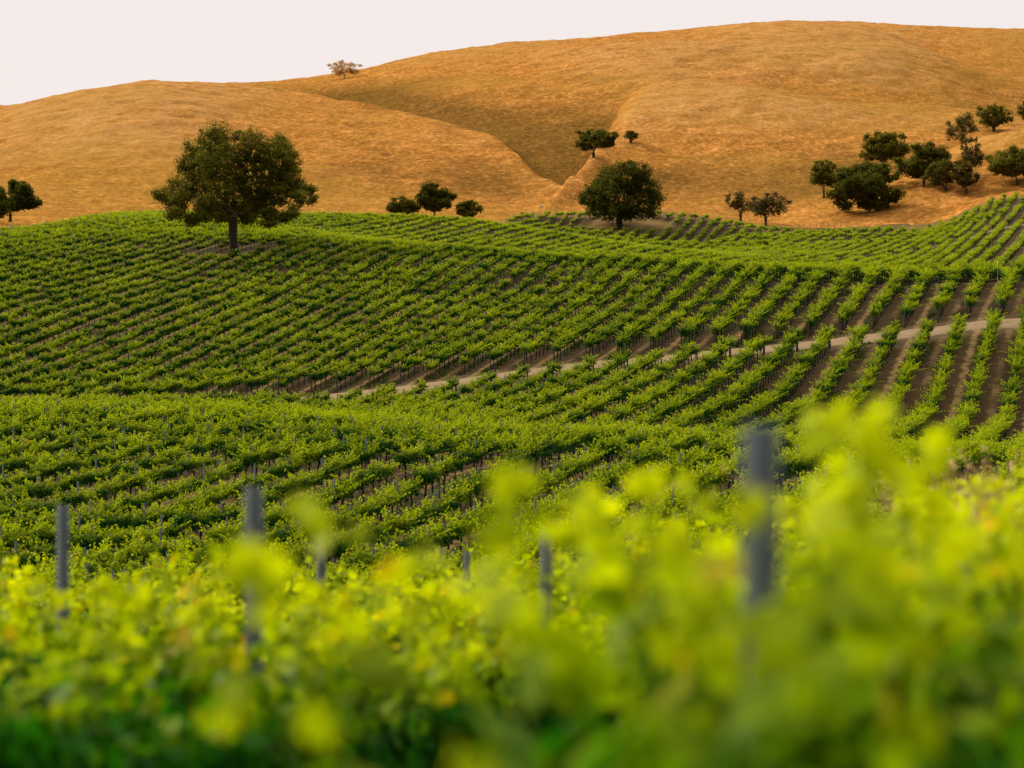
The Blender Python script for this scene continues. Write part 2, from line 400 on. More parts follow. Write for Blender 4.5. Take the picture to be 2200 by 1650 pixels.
def hill_material():
    m, nt, out = new_mat('dry_hill_grass'); k = NT(nt); pos = k.pos()
    # wind-combed streaks lying along the slopes, patches of greener and browner growth
    st1 = k.noise(k.mapping(pos, (.14, .13, .30), (0, R(6), R(5))), 1.0, 6, .62)
    st2 = k.noise(k.mapping(pos, (.62, .5, 1.1), (0, R(-7), R(-5))), 1.0, 5, .65)
    fine = k.noise(k.mapping(pos, (.8, .45, .8)), 1.0, 4, .7)
    big = k.noise(pos, .012, 4, .55); pat = k.noise(k.mapping(pos, (.035, .06, .12)), 1.0, 5, .6)
    col = k.ramp(st1, [(.34, (.065, .027, .003)), (.46, (.145, .062, .010)), (.55, (.235, .105, .020)), (.66, (.38, .19, .05))])
    c2 = k.ramp(st2, [(.36, (.055, .024, .003)), (.5, (.18, .078, .013)), (.63, (.40, .20, .055))])
    col = k.mix(.45, col, c2); col = k.mix(.45, col, (.20, .088, .016))
    col = k.mix(k.ramp(fine, [(.46, 0.0), (.58, .8)]), col, k.mix(.5, col, (.05, .028, .005)))
    col = k.mix(k.ramp(fine, [(.30, .42), (.44, 0.0)]), col, (.40, .21, .06))
    col = k.mix(k.ramp(big, [(.44, 0.0), (.62, .45)]), col, k.mix(st2, (.08, .056, .007), (.20, .115, .02)))
    col = k.mix(k.ramp(pat, [(.54, 0.0), (.66, .35)]), col, k.mix(fine, (.05, .026, .005), (.15, .072, .014)))
    dip = k.attr('dip')  # shade of the hollows painted into the grass, with brown scrub
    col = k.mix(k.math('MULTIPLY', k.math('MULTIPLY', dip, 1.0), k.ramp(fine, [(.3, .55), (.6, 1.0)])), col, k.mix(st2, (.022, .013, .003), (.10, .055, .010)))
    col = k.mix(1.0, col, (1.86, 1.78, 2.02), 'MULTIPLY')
    col = k.mix(k.math('MULTIPLY', k.attr('rise'), k.ramp(st1, [(.35, .1), (.6, .55)])), col, (.40, .225, .085))  # light on the ridges painted into the grass
    h = k.math('ADD', k.math('ADD', st1, st2), fine)
    k.bsdf(out, col, 1.0, .0, k.bump(h, .8, .5)); return m
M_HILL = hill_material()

# ------------------------------------------------------------------ the ground, one sheet cut into field and hills
def build_ground():
    uu = np.concatenate([np.arange(-690, -60, 18.0), np.arange(-60, 2261, 5.0), np.arange(2278, 2890, 18.0)])
    dd = np.concatenate([np.linspace(.6, 12, 24)[:-1], np.linspace(12, 75, 80)[:-1], np.linspace(75, 270, 300)[:-1],
                         np.linspace(270, 540, 190)[:-1], np.linspace(540, 900, 190)[:-1], np.linspace(900, 1500, 130)[:-1], np.geomspace(1500, 4000, 24)])
    D, Ug = np.meshgrid(dd, uu, indexing='ij'); X = (Ug - CX) / F * D
    # near the camera the sheet widens so that it also lies beside and behind the lens
    X = np.where(D < 14, X + np.sign(Ug - CX) * (14 - D) * .25 * np.abs(Ug - CX) / 1800 * 2, X)
    Z = ground(X.ravel(), D.ravel()).reshape(D.shape)
    Z = Z + np.where(D < 300, noise2(X / .9, D / .9, 5) * .07, 0)
    nd, nu = D.shape
    P = np.stack([X, D, Z], -1).reshape(-1, 3)
    fm = field_mask(X.ravel(), D.ravel())
    Uf = Ug.ravel(); Df = D.ravel()
    grass = np.clip((Df - interp_u(Uf, FAR)) / 4 + .5, 0, 1)
    grass = np.maximum(grass, np.clip(1 - (np.hypot((P[:, 0] - OAK1[0]) / 1.5, Df - OAK1[1] + 2) - 3.6) / 1.5, 0, 1) * .8)
    grass = np.maximum(grass, np.clip(1 - (np.hypot(P[:, 0] - OAK2[0] - 2, Df - OAK2[1] - 3) - 8) / 3, 0, 1) * .8)
    bare = np.where(Uf > 1760, np.clip(1 - (np.abs(Df - interp_u(Uf, ROAD2)) - 2.5) / 2, 0, 1) * .55, 0)
    bare = np.maximum(bare, np.clip(1 - (np.abs(Df - interp_u(Uf, ROAD)) - 3) / 2.2, 0, 1) * .2)
    # hollows painted darker as shade and browner scrub, ridges lighter as if lit: how far each spot lies below or above its surroundings
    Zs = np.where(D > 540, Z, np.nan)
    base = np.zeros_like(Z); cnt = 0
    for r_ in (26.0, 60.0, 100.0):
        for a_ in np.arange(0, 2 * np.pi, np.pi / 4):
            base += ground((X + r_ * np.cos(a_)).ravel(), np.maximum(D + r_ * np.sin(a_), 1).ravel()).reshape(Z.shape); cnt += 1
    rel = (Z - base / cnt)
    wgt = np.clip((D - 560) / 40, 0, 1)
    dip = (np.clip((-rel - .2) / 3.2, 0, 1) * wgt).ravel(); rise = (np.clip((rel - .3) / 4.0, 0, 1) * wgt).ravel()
    i = np.arange(nd - 1)[:, None] * nu; j = np.arange(nu - 1)[None]
    q = np.stack([i + j, i + j + 1, i + nu + j + 1, i + nu + j], -1).reshape(-1, 4)
    hill = (Df - interp_u(Uf, FAR) > 14)[q].mean(1) > .5
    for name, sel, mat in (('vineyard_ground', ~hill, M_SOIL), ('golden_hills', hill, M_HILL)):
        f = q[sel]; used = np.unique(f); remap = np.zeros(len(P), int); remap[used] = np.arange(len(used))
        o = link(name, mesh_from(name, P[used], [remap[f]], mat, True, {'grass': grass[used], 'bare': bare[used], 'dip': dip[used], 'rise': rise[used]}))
        tag(o, kind='structure')
build_ground()

def build_road():
    us = np.arange(-650, 2860, 6.0); ds = interp_u(us, ROAD)
    off = np.array([-3.2, -2.6, -1.9, -.9, 0, .9, 1.9, 2.6, 3.2]) * .76; lift = np.array([-.3, .02, .07, .09, .10, .09, .07, .02, -.3])
    V = []
    for u, d in zip(us, ds):
        jl, jr = (noise2(np.array([u / 23]), np.array([3.]), 1)[0] * 1.1, noise2(np.array([u / 23]), np.array([9.]), 2)[0] * 1.1)
        dd = d + off + np.linspace(jl, jr, 9) * np.abs(off) / 3.2
        x = (u - CX) / F * dd
        V.append(np.stack([x, dd, ground(x, dd) + lift], -1))
    V = np.concatenate(V); n = len(us); w = 9
    i = np.arange(n - 1)[:, None] * w; j = np.arange(w - 1)[None]
    q = np.stack([i + j, i + w + j, i + w + j + 1, i + j + 1], -1).reshape(-1, 4)
    tag(link('dirt_road', mesh_from('dirt_road', V, [q], M_ROAD, True)), kind='structure')
build_road()

# ------------------------------------------------------------------ leaves
def rot_frames(n_vec, rs_):
    """random in-plane frames for normals n_vec (N,3)"""
    n_vec = n_vec / (np.linalg.norm(n_vec, axis=1)[:, None] + 1e-9)
    t = rs_.normal(size=n_vec.shape); t -= n_vec * (t * n_vec).sum(1)[:, None]; t /= np.linalg.norm(t, axis=1)[:, None] + 1e-9
    return n_vec, t, np.cross(n_vec, t)
KITE = np.array([(0, 0, 0), (-.5, .48, .16), (0, 1.0, -.05), (.5, .48, .16)])
LOBED = np.array([(0, .08, 0), (-.28, -.08, .05), (-.56, .18, .12), (-.40, .38, .08), (-.52, .66, .10), (-.20, .66, .03), (0, 1.02, -.10),
                  (.20, .66, .03), (.52, .66, .10), (.40, .38, .08), (.56, .18, .12), (.28, -.08, .05)])
def add_leaves(mb, pos, normal, size, rs_, shape, tint, rnd=None):
    n, t, b = rot_frames(normal, rs_); N = len(pos); k = len(shape)
    v = pos[:, None] + size[:, None, None] * (shape[None, :, 0:1] * b[:, None] + (shape[None, :, 1:2] - .3) * t[:, None] + shape[None, :, 2:3] * n[:, None])
    f = (np.arange(N) * k)[:, None]
    rnd = rs_.random(N) if rnd is None else rnd
    if k == 4: faces = f + np.array([[0, 3, 2, 1]])
    else: faces = np.concatenate([f + np.array([[0, 6 + 1 + i if False else (i + 2 if i + 2 < k else 1), i + 1]]) for i in range(k - 1)])
    mb.add(v.reshape(-1, 3), faces, tint=np.repeat(tint, k), rnd=np.repeat(rnd, k))

# ------------------------------------------------------------------ grapevines
def make_vine(seed, near):
    rs_ = np.random.default_rng(seed)
    tr = MB()
    lean = rs_.normal(0, .05, 2); n = 7; t = np.linspace(0, 1, n)
    p = np.stack([lean[0] * t + rs_.normal(0, .012, n), lean[1] * t + rs_.normal(0, .012, n), -.12 + .98 * t], -1)
    tr.tube(p, np.interp(t, [0, .15, .8, 1], [.06, .042, .036, .05]) * (1 + rs_.normal(0, .08, n)), 7 if near else 5)
    L = .74
    heads = []
    for sgn in (-1, 1):
        m = 6; a = np.linspace(0, 1, m)
        arm = np.stack([p[-1, 0] + rs_.normal(0, .015, m), p[-1, 1] + sgn * L * a, p[-1, 2] + .03 * np.sin(a * 3) + rs_.normal(0, .012, m)], -1)
        tr.tube(arm, np.linspace(.032, .018, m), 5)
        for y in np.linspace(.06, 1, 7): heads.append((np.array([np.interp(y, a, arm[:, c]) for c in range(3)]), sgn))
    fo = MB(); P, Nn, S, T = [], [], [], []
    for h, sgn in heads:
        for rep in range(1 if rs_.random() < .55 else 2):
            ln = rs_.uniform(.36, .80) * (1.12 if near else 1.0); k = 7; a = np.linspace(0, 1, k)
            side = rs_.choice([-1, 1]) * abs(rs_.normal(.0, .42)); al = rs_.normal(0, .18)
            d = np.stack([side * a * (1 + .4 * a), al * a, a - .16 * abs(side) * a ** 2 * 2], -1) * ln
            d += np.cumsum(rs_.normal(0, .008, (k, 3)), 0)
            pts = h + d
            fo.tube(pts, np.linspace(.005, .002, k), 3, cap=False, tint=.45, rnd=.2)
            nl = int(ln / (.030 if near else .032))
            for i in range(nl):
                q = (i + .5) / nl; c = np.array([np.interp(q, a, pts[:, j]) for j in range(3)])
                ang = rs_.uniform(0, 2 * np.pi); out = np.array([np.cos(ang), np.sin(ang), .15])
                sz = ((.092 if near else .118) - (.045 if near else .06) * max(0, q - .55) / .45) * rs_.uniform(.75, 1.2)
                if q < .8 and rs_.random() < .1: continue
                P.append(c + out * rs_.uniform(.03, .10)); up = rs_.uniform(.2, 1.1)
                Nn.append(out * rs_.uniform(.4, 1.0) + np.array([0, 0, up]) + rs_.normal(0, .3, 3)); S.append(sz)
                T.append(np.clip((q - .45) * 1.35, 0, 1) * rs_.uniform(.6, 1.15))
            if True:                                                  # the tip: a few small upright young leaves
                for i in range(3):
                    P.append(pts[-1] + rs_.normal(0, .015, 3)); Nn.append(rs_.normal(0, 1, 3) * np.array([1, 1, .3])); S.append(rs_.uniform(.035, .06)); T.append(rs_.uniform(.85, 1.2))
    nb = 620 if near else 190                                          # the older leaves that fill the lower canopy
    for i in range(nb):
        y = rs_.uniform(-.72, .72); z = .80 + .45 * rs_.random() ** .9; w = (.40 if near else .33) * np.sqrt(max(.05, 1 - ((z - 1.02) / .40) ** 2))
        ang = rs_.uniform(0, 2 * np.pi); x = np.cos(ang) * w * rs_.uniform(.05 if near else .5, 1.1)
        P.append(np.array([x, y, z])); Nn.append(np.array([np.cos(ang) * 1.2, rs_.normal(0, .4), rs_.uniform(.1, .9)])); S.append(rs_.uniform(.07, .11) if near else rs_.uniform(.10, .155)); T.append(rs_.uniform(0, .22))
    zz = np.array([p_[2] for p_ in P])
    T = np.clip((zz - (.97 if near else .99)) / .58 * .75 + np.array(T) * .4 - .08, 0, 1) * rs_.uniform(.75, 1.1, len(zz)) + 0  # bright tops and shaded lower canopy put into the tint, along with leaf age
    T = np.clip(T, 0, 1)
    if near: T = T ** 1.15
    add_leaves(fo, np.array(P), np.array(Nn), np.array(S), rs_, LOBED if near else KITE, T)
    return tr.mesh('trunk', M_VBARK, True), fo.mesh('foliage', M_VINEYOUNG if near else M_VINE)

NEAR = [make_vine(100 + i, True) for i in range(6)]
MID = [make_vine(200 + i, False) for i in range(6)]

def lay_vines():
    kmin, kmax = -110, 12
    out = []
    for k in range(kmin, kmax + 1):
        r = R0 + k * SP
        s = np.arange(-2, 560, VS) + (.109 if k == 0 else hash2(np.array([k]), np.array([1]), 9)[0] * VS)
        rr = r + (noise2(s / 30, np.full_like(s, k * 3.7), 4) * .25 * np.clip((s - 8) / 10, 0, 1))
        x, y = xy(rr, s)
        idx = np.arange(len(s))
        u = CX + F * x / np.maximum(y, .5)
        marg = 90 + 9000 / np.maximum(y, 1)
        ok = (y > 1.2) & (u > -marg) & (u < 2200 + marg)
        ok &= field_mask(x, y) > .3
        ok &= hash2(idx + 1000, np.full_like(idx, k + 300), 21) > np.where((y < 20) & (k > -3), -1, .025)       # a missing vine now and then
        if k == 0: ok &= y > 1.8
        if k > 0: ok &= y > 3.0
        out.append(np.stack([x[ok], y[ok], np.full(ok.sum(), k), idx[ok]], -1))
    v = np.concatenate(out)
    return v, ground(v[:, 0], v[:, 1])
VINES, VZ = lay_vines()
VSCALE = 1 + (.13 * (hash2(VINES[:, 3], VINES[:, 2] + 500, 31) * 2 - 1) + .25 * noise2(VINES[:, 0] / 14, VINES[:, 1] / 14, 77)) * np.interp(VINES[:, 1], [5, 18], [.25, 1])
VSCALE *= np.interp(VINES[:, 1], [4, 9, 14, 24, 60, 95, 140, 200, 206, 270, 330], [1.04, 1.04, 1.05, 1.03, .97, .95, 1.08, 1.22, 1.22, 1.10, .88])
VSCALE *= np.where(VINES[:, 2] == 0, np.interp(VINES[:, 1], [1.7, 2.6, 3.5, 4.6, 6, 8, 12, 16], [.82, .88, 1.16, 1.22, 1.18, 1.12, 1.05, 1.0]), 1)
VSCALE *= np.where((VINES[:, 2] == -2) & (VINES[:, 1] < 26), 1.07, 1)
_u = CX + F * VINES[:, 0] / VINES[:, 1]
VSCALE *= np.where((VINES[:, 1] > 160) & (VINES[:, 1] < 200), np.interp(_u, [1000, 1600], [.84, 1.0]), 1)
VFLIP = (hash2(VINES[:, 3], VINES[:, 2] + 500, 33) > .5)
VVAR = (hash2(VINES[:, 3], VINES[:, 2] + 500, 35) * 5.999).astype(int)

def visible_rank(x, y, z, h, w):
    """how many photo pixels of each upright thing show above what stands nearer"""
    h = np.broadcast_to(h, (len(x),)); order = np.argsort(y); top = np.full(600, 1650.0); res = np.zeros(len(x))
    for i in order:
        u = CX + F * x[i] / y[i]; vt = VH - F * (z[i] + h[i]) / y[i]; hw = F * w / y[i] / 2
        a = int((u - hw + 100) // 4); b = int((u + hw + 100) // 4) + 1
        if b <= 25 or a >= 575: continue
        a = max(a, 0); b = min(b, 600)
        c = top[a:b]; seen = np.clip(c - max(vt, 0), 0, F * h[i] / y[i])
        fr = slice(max(25 - a, 0), max(575 - a, 0))
        res[i] = seen[fr].sum() * 4
        top[a:b] = np.minimum(c, vt + np.interp(y[i], [10, 45, 75], [.32, .2, .05]) * F * h[i] / y[i])
    return res
VIS = visible_rank(VINES[:, 0], VINES[:, 1], VZ, 1.72 * VSCALE + np.where(VINES[:, 1] < 15, .15, 0), 1.1)
PICK = np.argsort(-VIS)[:300]; PICK = PICK[VIS[PICK] > 0]

ORD = ['first', 'second', 'third', 'fourth', 'fifth', 'sixth', 'seventh', 'eighth', 'ninth', 'tenth', 'eleventh', 'twelfth', 'thirteenth', 'fourteenth', 'fifteenth',
       'sixteenth', 'seventeenth', 'eighteenth', 'nineteenth', 'twentieth']
def ordn(n):
    if n <= 20: return ORD[n - 1]
    tens = {2: 'twenty', 3: 'thirty', 4: 'forty', 5: 'fifty', 6: 'sixty', 7: 'seventy', 8: 'eighty', 9: 'ninety'}[n // 10 % 10]
    return (tens[:-1] + 'ieth') if n % 10 == 0 else tens + '-' + ORD[n % 10 - 1]

def build_vines():
    rows = {}
    for i in PICK: rows.setdefault(int(VINES[i, 2]), []).append(i)
    src = {}
    rz0 = -TH
    for k in sorted(rows, reverse=True):
        for n, i in enumerate(sorted(rows[k], key=lambda i: VINES[i, 1])):
            x, y = VINES[i, :2]; near = y < 24
            pool = NEAR if near else MID; var = int(VVAR[i])
            root = empty('grapevine', (x, y, VZ[i]), rz0 + (math.pi if VFLIP[i] else 0)); root.scale = (VSCALE[i],) * 3
            rown = 'nearest row' if k == 0 else ordn(1 - k) + ' row back'
            if y < 12: look = 'heavily blurred yellow-green grapevine'
            elif y < 32: look = 'softly blurred yellow-green grapevine'
            elif y < 70: look = 'slightly soft green grapevine'
            else: look = 'sharp green grapevine on dark trunk'
            tag(root, f'{look}, {ordn(n + 1)} from the front in the {rown}', 'grapevine', 'grapevines planted in rows')
            key = (near, var)
            if key not in src:
                a = link('trunk', pool[var][0], root); b = link('foliage', pool[var][1], root); src[key] = (a, b)
            else:
                for o in src[key]:
                    c = o.copy(); C.objects.link(c); c.parent = root
    return src
SRC = build_vines()

def scatter_stuff(name, label, cat, pts, rz, scale, var, sources, group=None, far_sun=None):
    """one object: a cloud of points, each carrying a copy of one of the sources"""
    me = bpy.data.meshes.new(name); me.vertices.add(len(pts)); me.vertices.foreach_set('co', np.asarray(pts, np.float32).ravel())
    for nm, arr in (('rz', rz), ('size', scale)):
        me.attributes.new(nm, 'FLOAT', 'POINT').data.foreach_set('value', np.asarray(arr, np.float32))
    if far_sun is not None: me.attributes.new('far_sun', 'FLOAT', 'POINT').data.foreach_set('value', np.asarray(far_sun, np.float32))
    me.attributes.new('var', 'INT', 'POINT').data.foreach_set('value', np.asarray(var, np.int32))
    o = link(name, me); tag(o, label, cat, group, 'stuff')
    g = bpy.data.node_groups.new(name, 'GeometryNodeTree')
    g.interface.new_socket('Geometry', in_out='INPUT', socket_type='NodeSocketGeometry'); g.interface.new_socket('Geometry', in_out='OUTPUT', socket_type='NodeSocketGeometry')
    gi = g.nodes.new('NodeGroupInput'); go = g.nodes.new('NodeGroupOutput'); jn = g.nodes.new('GeometryNodeJoinGeometry')
    g.links.new(jn.outputs[0], go.inputs[0])
    def named(nm, ty):
        a = g.nodes.new('GeometryNodeInputNamedAttribute'); a.data_type = ty; a.inputs['Name'].default_value = nm; return a.outputs['Attribute']
    rzv = named('rz', 'FLOAT'); sz = named('size', 'FLOAT'); vv = named('var', 'INT')
    cb = g.nodes.new('ShaderNodeCombineXYZ'); g.links.new(rzv, cb.inputs[2])
    er = g.nodes.new('FunctionNodeEulerToRotation'); g.links.new(cb.outputs[0], er.inputs[0])
    for vi, objs in enumerate(sources):
        j2 = g.nodes.new('GeometryNodeJoinGeometry')
        for ob in objs:
            oi = g.nodes.new('GeometryNodeObjectInfo'); oi.transform_space = 'ORIGINAL'; oi.inputs['Object'].default_value = ob; oi.inputs['As Instance'].default_value = False
            g.links.new(oi.outputs['Geometry'], j2.inputs[0])
        cmp = g.nodes.new('FunctionNodeCompare'); cmp.data_type = 'INT'; cmp.operation = 'EQUAL'; g.links.new(vv, cmp.inputs[2]); cmp.inputs[3].default_value = vi
        ip = g.nodes.new('GeometryNodeInstanceOnPoints'); g.links.new(gi.outputs[0], ip.inputs['Points']); g.links.new(cmp.outputs[0], ip.inputs['Selection'])
        g.links.new(j2.outputs[0], ip.inputs['Instance']); g.links.new(er.outputs[0], ip.inputs['Rotation']); g.links.new(sz, ip.inputs['Scale'])
        g.links.new(ip.outputs[0], jn.inputs[0])
    md = o.modifiers.new('scatter', 'NODES'); md.node_group = g
    return o
rest = np.setdiff1d(np.arange(len(VINES)), PICK)
mids = [v for v in range(6) if (False, v) in SRC]
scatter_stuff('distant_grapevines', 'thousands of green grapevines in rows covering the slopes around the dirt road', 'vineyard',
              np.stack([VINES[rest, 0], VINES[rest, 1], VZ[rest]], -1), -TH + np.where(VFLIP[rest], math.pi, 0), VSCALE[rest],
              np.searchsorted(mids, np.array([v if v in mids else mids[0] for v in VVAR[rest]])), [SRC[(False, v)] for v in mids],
              far_sun=np.clip((VINES[rest, 1] - 290) / 50, 0, 1) * .17 + .05 * fbm(VINES[rest, 0] / 40, VINES[rest, 1] / 40, 3, 61))  # sunlight on the far vines put into the leaf tint, plus random variation

# ------------------------------------------------------------------ trellis posts
def steel_post_mesh(h):
    mb = MB(); w, dp, t = .058, .036, .006
    prof = np.array([(-w / 2, -dp / 2), (w / 2, -dp / 2), (w / 2, dp / 2), (w / 2 - t, dp / 2), (w / 2 - t, -dp / 2 + t), (.008, -dp / 2 + t), (.008, -dp / 2 + 2 * t),
                     (-.008, -dp / 2 + 2 * t), (-.008, -dp / 2 + t), (-w / 2 + t, -dp / 2 + t), (-w / 2 + t, dp / 2), (-w / 2, dp / 2)])
    n = len(prof); zs = [-.3, h]
    v = np.concatenate([np.c_[prof, np.full(n, z)] for z in zs])
    j = np.arange(n); mb.add(v, np.stack([j, (j + 1) % n, n + (j + 1) % n, n + j], -1)); mb.f.setdefault(n, []).append((n + j)[None])
    for z in np.arange(.5, h - .05, .16):                              # wire hooks punched along the flanges
        for s_ in (-1, 1): mb.box((s_ * w / 2 - .004, -.006, z), (s_ * w / 2 + .007, .006, z + .02))
    return mb.mesh('trellis_post', M_STEEL)
def wood_post_mesh(h, mat, rad=.062):
    mb = MB(); z = np.array([-.3, .0, h * .5, h - .02, h]); mb.tube(np.stack([0 * z, 0 * z, z], -1), np.array([rad * 1.05, rad * 1.03, rad, rad * .97, rad * .8]), 12)
    for zz in (h * .55, h * .85):                                      # wire wraps
        mb.tube(np.stack([np.cos(np.linspace(0, 6.28, 9)) * (rad + .004), np.sin(np.linspace(0, 6.28, 9)) * (rad + .004), np.full(9, zz)], -1), .006, 4, cap=False)
    return mb.mesh('wooden_end_post', mat)
STEEL = steel_post_mesh(1.64)
WOODP = wood_post_mesh(1.62, M_WOODPOST); REDP = wood_post_mesh(1.7, M_REDPOST, .05)

def build_posts():
    hero = [(1635, 0), (545, -1), (135, -2), (690, -2), (1003, -2), (1173, -1), (730, -4), (2075, 0), (1462, -2)]
    used = []
    def put(me, name, label, cat, group, x, y, lean=0.0, dz=0.0, hs=1.0, rz=0):
        o = link(name, me, None, (x, y, gz(x, y) + dz), -TH + rz); o.rotation_euler[1] = lean; o.scale[2] = hs
        tag(o, label, cat, group); used.append((x, y)); return o
    tops = {1635: 915, 545: 1045, 135: 1085, 690: 1152, 1003: 1185, 1173: 1130}
    words = {1635: 'big blurred steel post at right, its top against the far rows', 545: 'tallest clear steel post rising from the yellow foreground vines',
             135: 'blurred steel post standing at the left edge of the foreground vines', 690: 'short steel post tip just right of the tallest foreground post',
             1003: 'steel post tip beside dark leaves in the middle foreground', 1173: 'pale blurred steel post veiled by leaves in the centre foreground',
             730: 'small thin steel post tip close to the short foreground tip', 2075: 'faint blurred steel post among leaves at far right', 1462: 'faint steel post low among the right foreground vines'}
    for u, k in hero:
        r = R0 + k * SP; a = (u - CX) / F; y = r / (a * CT - ST); x = a * y
        h = 1.64
        if u in tops: h = (VH - tops[u]) * y / F - gz(x, y)
        put(STEEL, 'trellis_post', words[u], 'post', 'steel trellis posts in the vine rows', x, y, 0, 0, h / 1.64, 0)
    cand = []; ends = []
    for k in range(-110, 12):
        m = VINES[:, 2] == k
        if not m.any(): continue
        ids = np.where(m)[0]; ids = ids[np.argsort(VINES[ids, 1])]
        s = VINES[ids, 3]
        ph = int(hash2(np.array([k]), np.array([8]), 3)[0] * 4)
        for i in ids:
            if int(VINES[i, 3]) % 4 == ph: cand.append((i, k))
        for a, b in zip(ids[:-1], ids[1:]):                            # both ends of a row where it meets the road
            x0, y0 = VINES[a, :2]; x1, y1 = VINES[b, :2]; u0 = CX + F * x0 / y0
            if y0 > 150 and y0 < 205 and y1 - y0 > 4.5 and abs((y0 + y1) / 2 - interp_u(u0, ROAD)) < 6:
                ends.append((a, k, 'lower')); ends.append((b, k, 'upper'))
    C_ = np.array([c[0] for c in cand]); kk = np.array([c[1] for c in cand])
    r, s = rs(VINES[C_, 0], VINES[C_, 1]); px, py = xy(r, s + VS / 2)
    keep = (py > 25) & (field_mask(px, py) > 0)
    px, py, kk = px[keep], py[keep], kk[keep]; pz = ground(px, py)
    vis = visible_rank(px, py, pz, 1.7, .05)
    # what hides a post is mostly the row in front of it: weigh by the vines' own skyline
    ends_in = [e for e in ends if -40 < CX + F * VINES[e[0], 0] / VINES[e[0], 1] < 2240]
    left = 300 - len(used) - len(ends_in)
    pick = np.argsort(-vis)[:max(left, 0)]
    rows = {}
    for i in pick: rows.setdefault(int(kk[i]), []).append(i)
    for k in rows:
        for n, i in enumerate(sorted(rows[k], key=lambda i: py[i])):
            rown = 'nearest row' if k == 0 else ordn(1 - k) + ' row back'
            put(STEEL, 'trellis_post', f'thin grey steel post, {ordn(n + 1)} from the front in the {rown}', 'post', 'steel trellis posts in the vine rows',
                px[i], py[i], rng.normal(0, .02), 0, rng.uniform(.94, 1.08))
    for side in ('lower', 'upper'):
        es = sorted([e for e in ends_in if e[2] == side], key=lambda e: VINES[e[0], 0] / VINES[e[0], 1])
        for n, (i, k, _) in enumerate(es):
            rr, ss = rs(*VINES[i, :2]); sg = 1 if side == 'lower' else -1
            x, y = xy(rr, ss + sg * .95)
            red = hash2(np.array([k]), np.array([5]), 8)[0] > .86
            put(REDP if red else WOODP, 'wooden_end_post', ('reddish' if red else 'grey') + f' wooden end post, {ordn(n + 1)} from the left on the {side} side of the dirt road', 'post',
                'wooden end posts along the dirt road', x, y, rng.normal(0, .03), 0, rng.uniform(.93, 1.08))
    rest_ = np.setdiff1d(np.arange(len(px)), pick)
    src = [o for o in C.objects if o.name.startswith('trellis_post')][0]
    scatter_stuff('distant_trellis_posts', 'many thin grey trellis posts standing in the far vine rows', 'posts',
                  np.stack([px[rest_], py[rest_], pz[rest_]], -1), np.full(len(rest_), -TH), np.full(len(rest_), 1.0), np.zeros(len(rest_), int), [[src]])
build_posts()

# ------------------------------------------------------------------ drip hoses strung low along the nearer rows
def build_hoses():
    n = 0
    for k in range(-2, -18, -1):
        m = (VINES[:, 2] == k) & (VINES[:, 1] > 62) & (VINES[:, 1] < 134)
        if m.sum() < 6: continue
        ys = VINES[m, 1]; s = np.arange(rs(*VINES[m][0, :2])[1], rs(*VINES[m][-1, :2])[1], .7)
        if len(s) < 8: continue
        x, y = xy(np.full_like(s, R0 + k * SP), s)
        z = ground(x, y) + .42 - .05 * np.abs(np.sin(s * np.pi / 2.8))
        mb = MB(); mb.tube(np.stack([x, y, z], -1) - np.array([[x[0], y[0], z[0]]]), .013, 5)
        tag(link('drip_hose', mb.mesh('drip_hose', M_DRIP, True), None, (x[0], y[0], z[0])), f'pale drip hose strung low under the {ordn(1 - k)} row from the camera', 'hose', 'drip hoses under the vine rows')
build_hoses()

# ------------------------------------------------------------------ trees
def limb(mb, a, b, r0, r1, rs_, sides=6, wob=.06, n=7, sag=0.0):
    t = np.linspace(0, 1, n)[:, None]; L = np.linalg.norm(b - a)
    p = a + (b - a) * t + rs_.normal(0, wob * L, (n, 3)) * np.sin(np.pi * t) * .6
    p[:, 2] += sag * L * np.sin(np.pi * t[:, 0])
    mb.tube(p, np.linspace(r0, r1, n), sides); return p

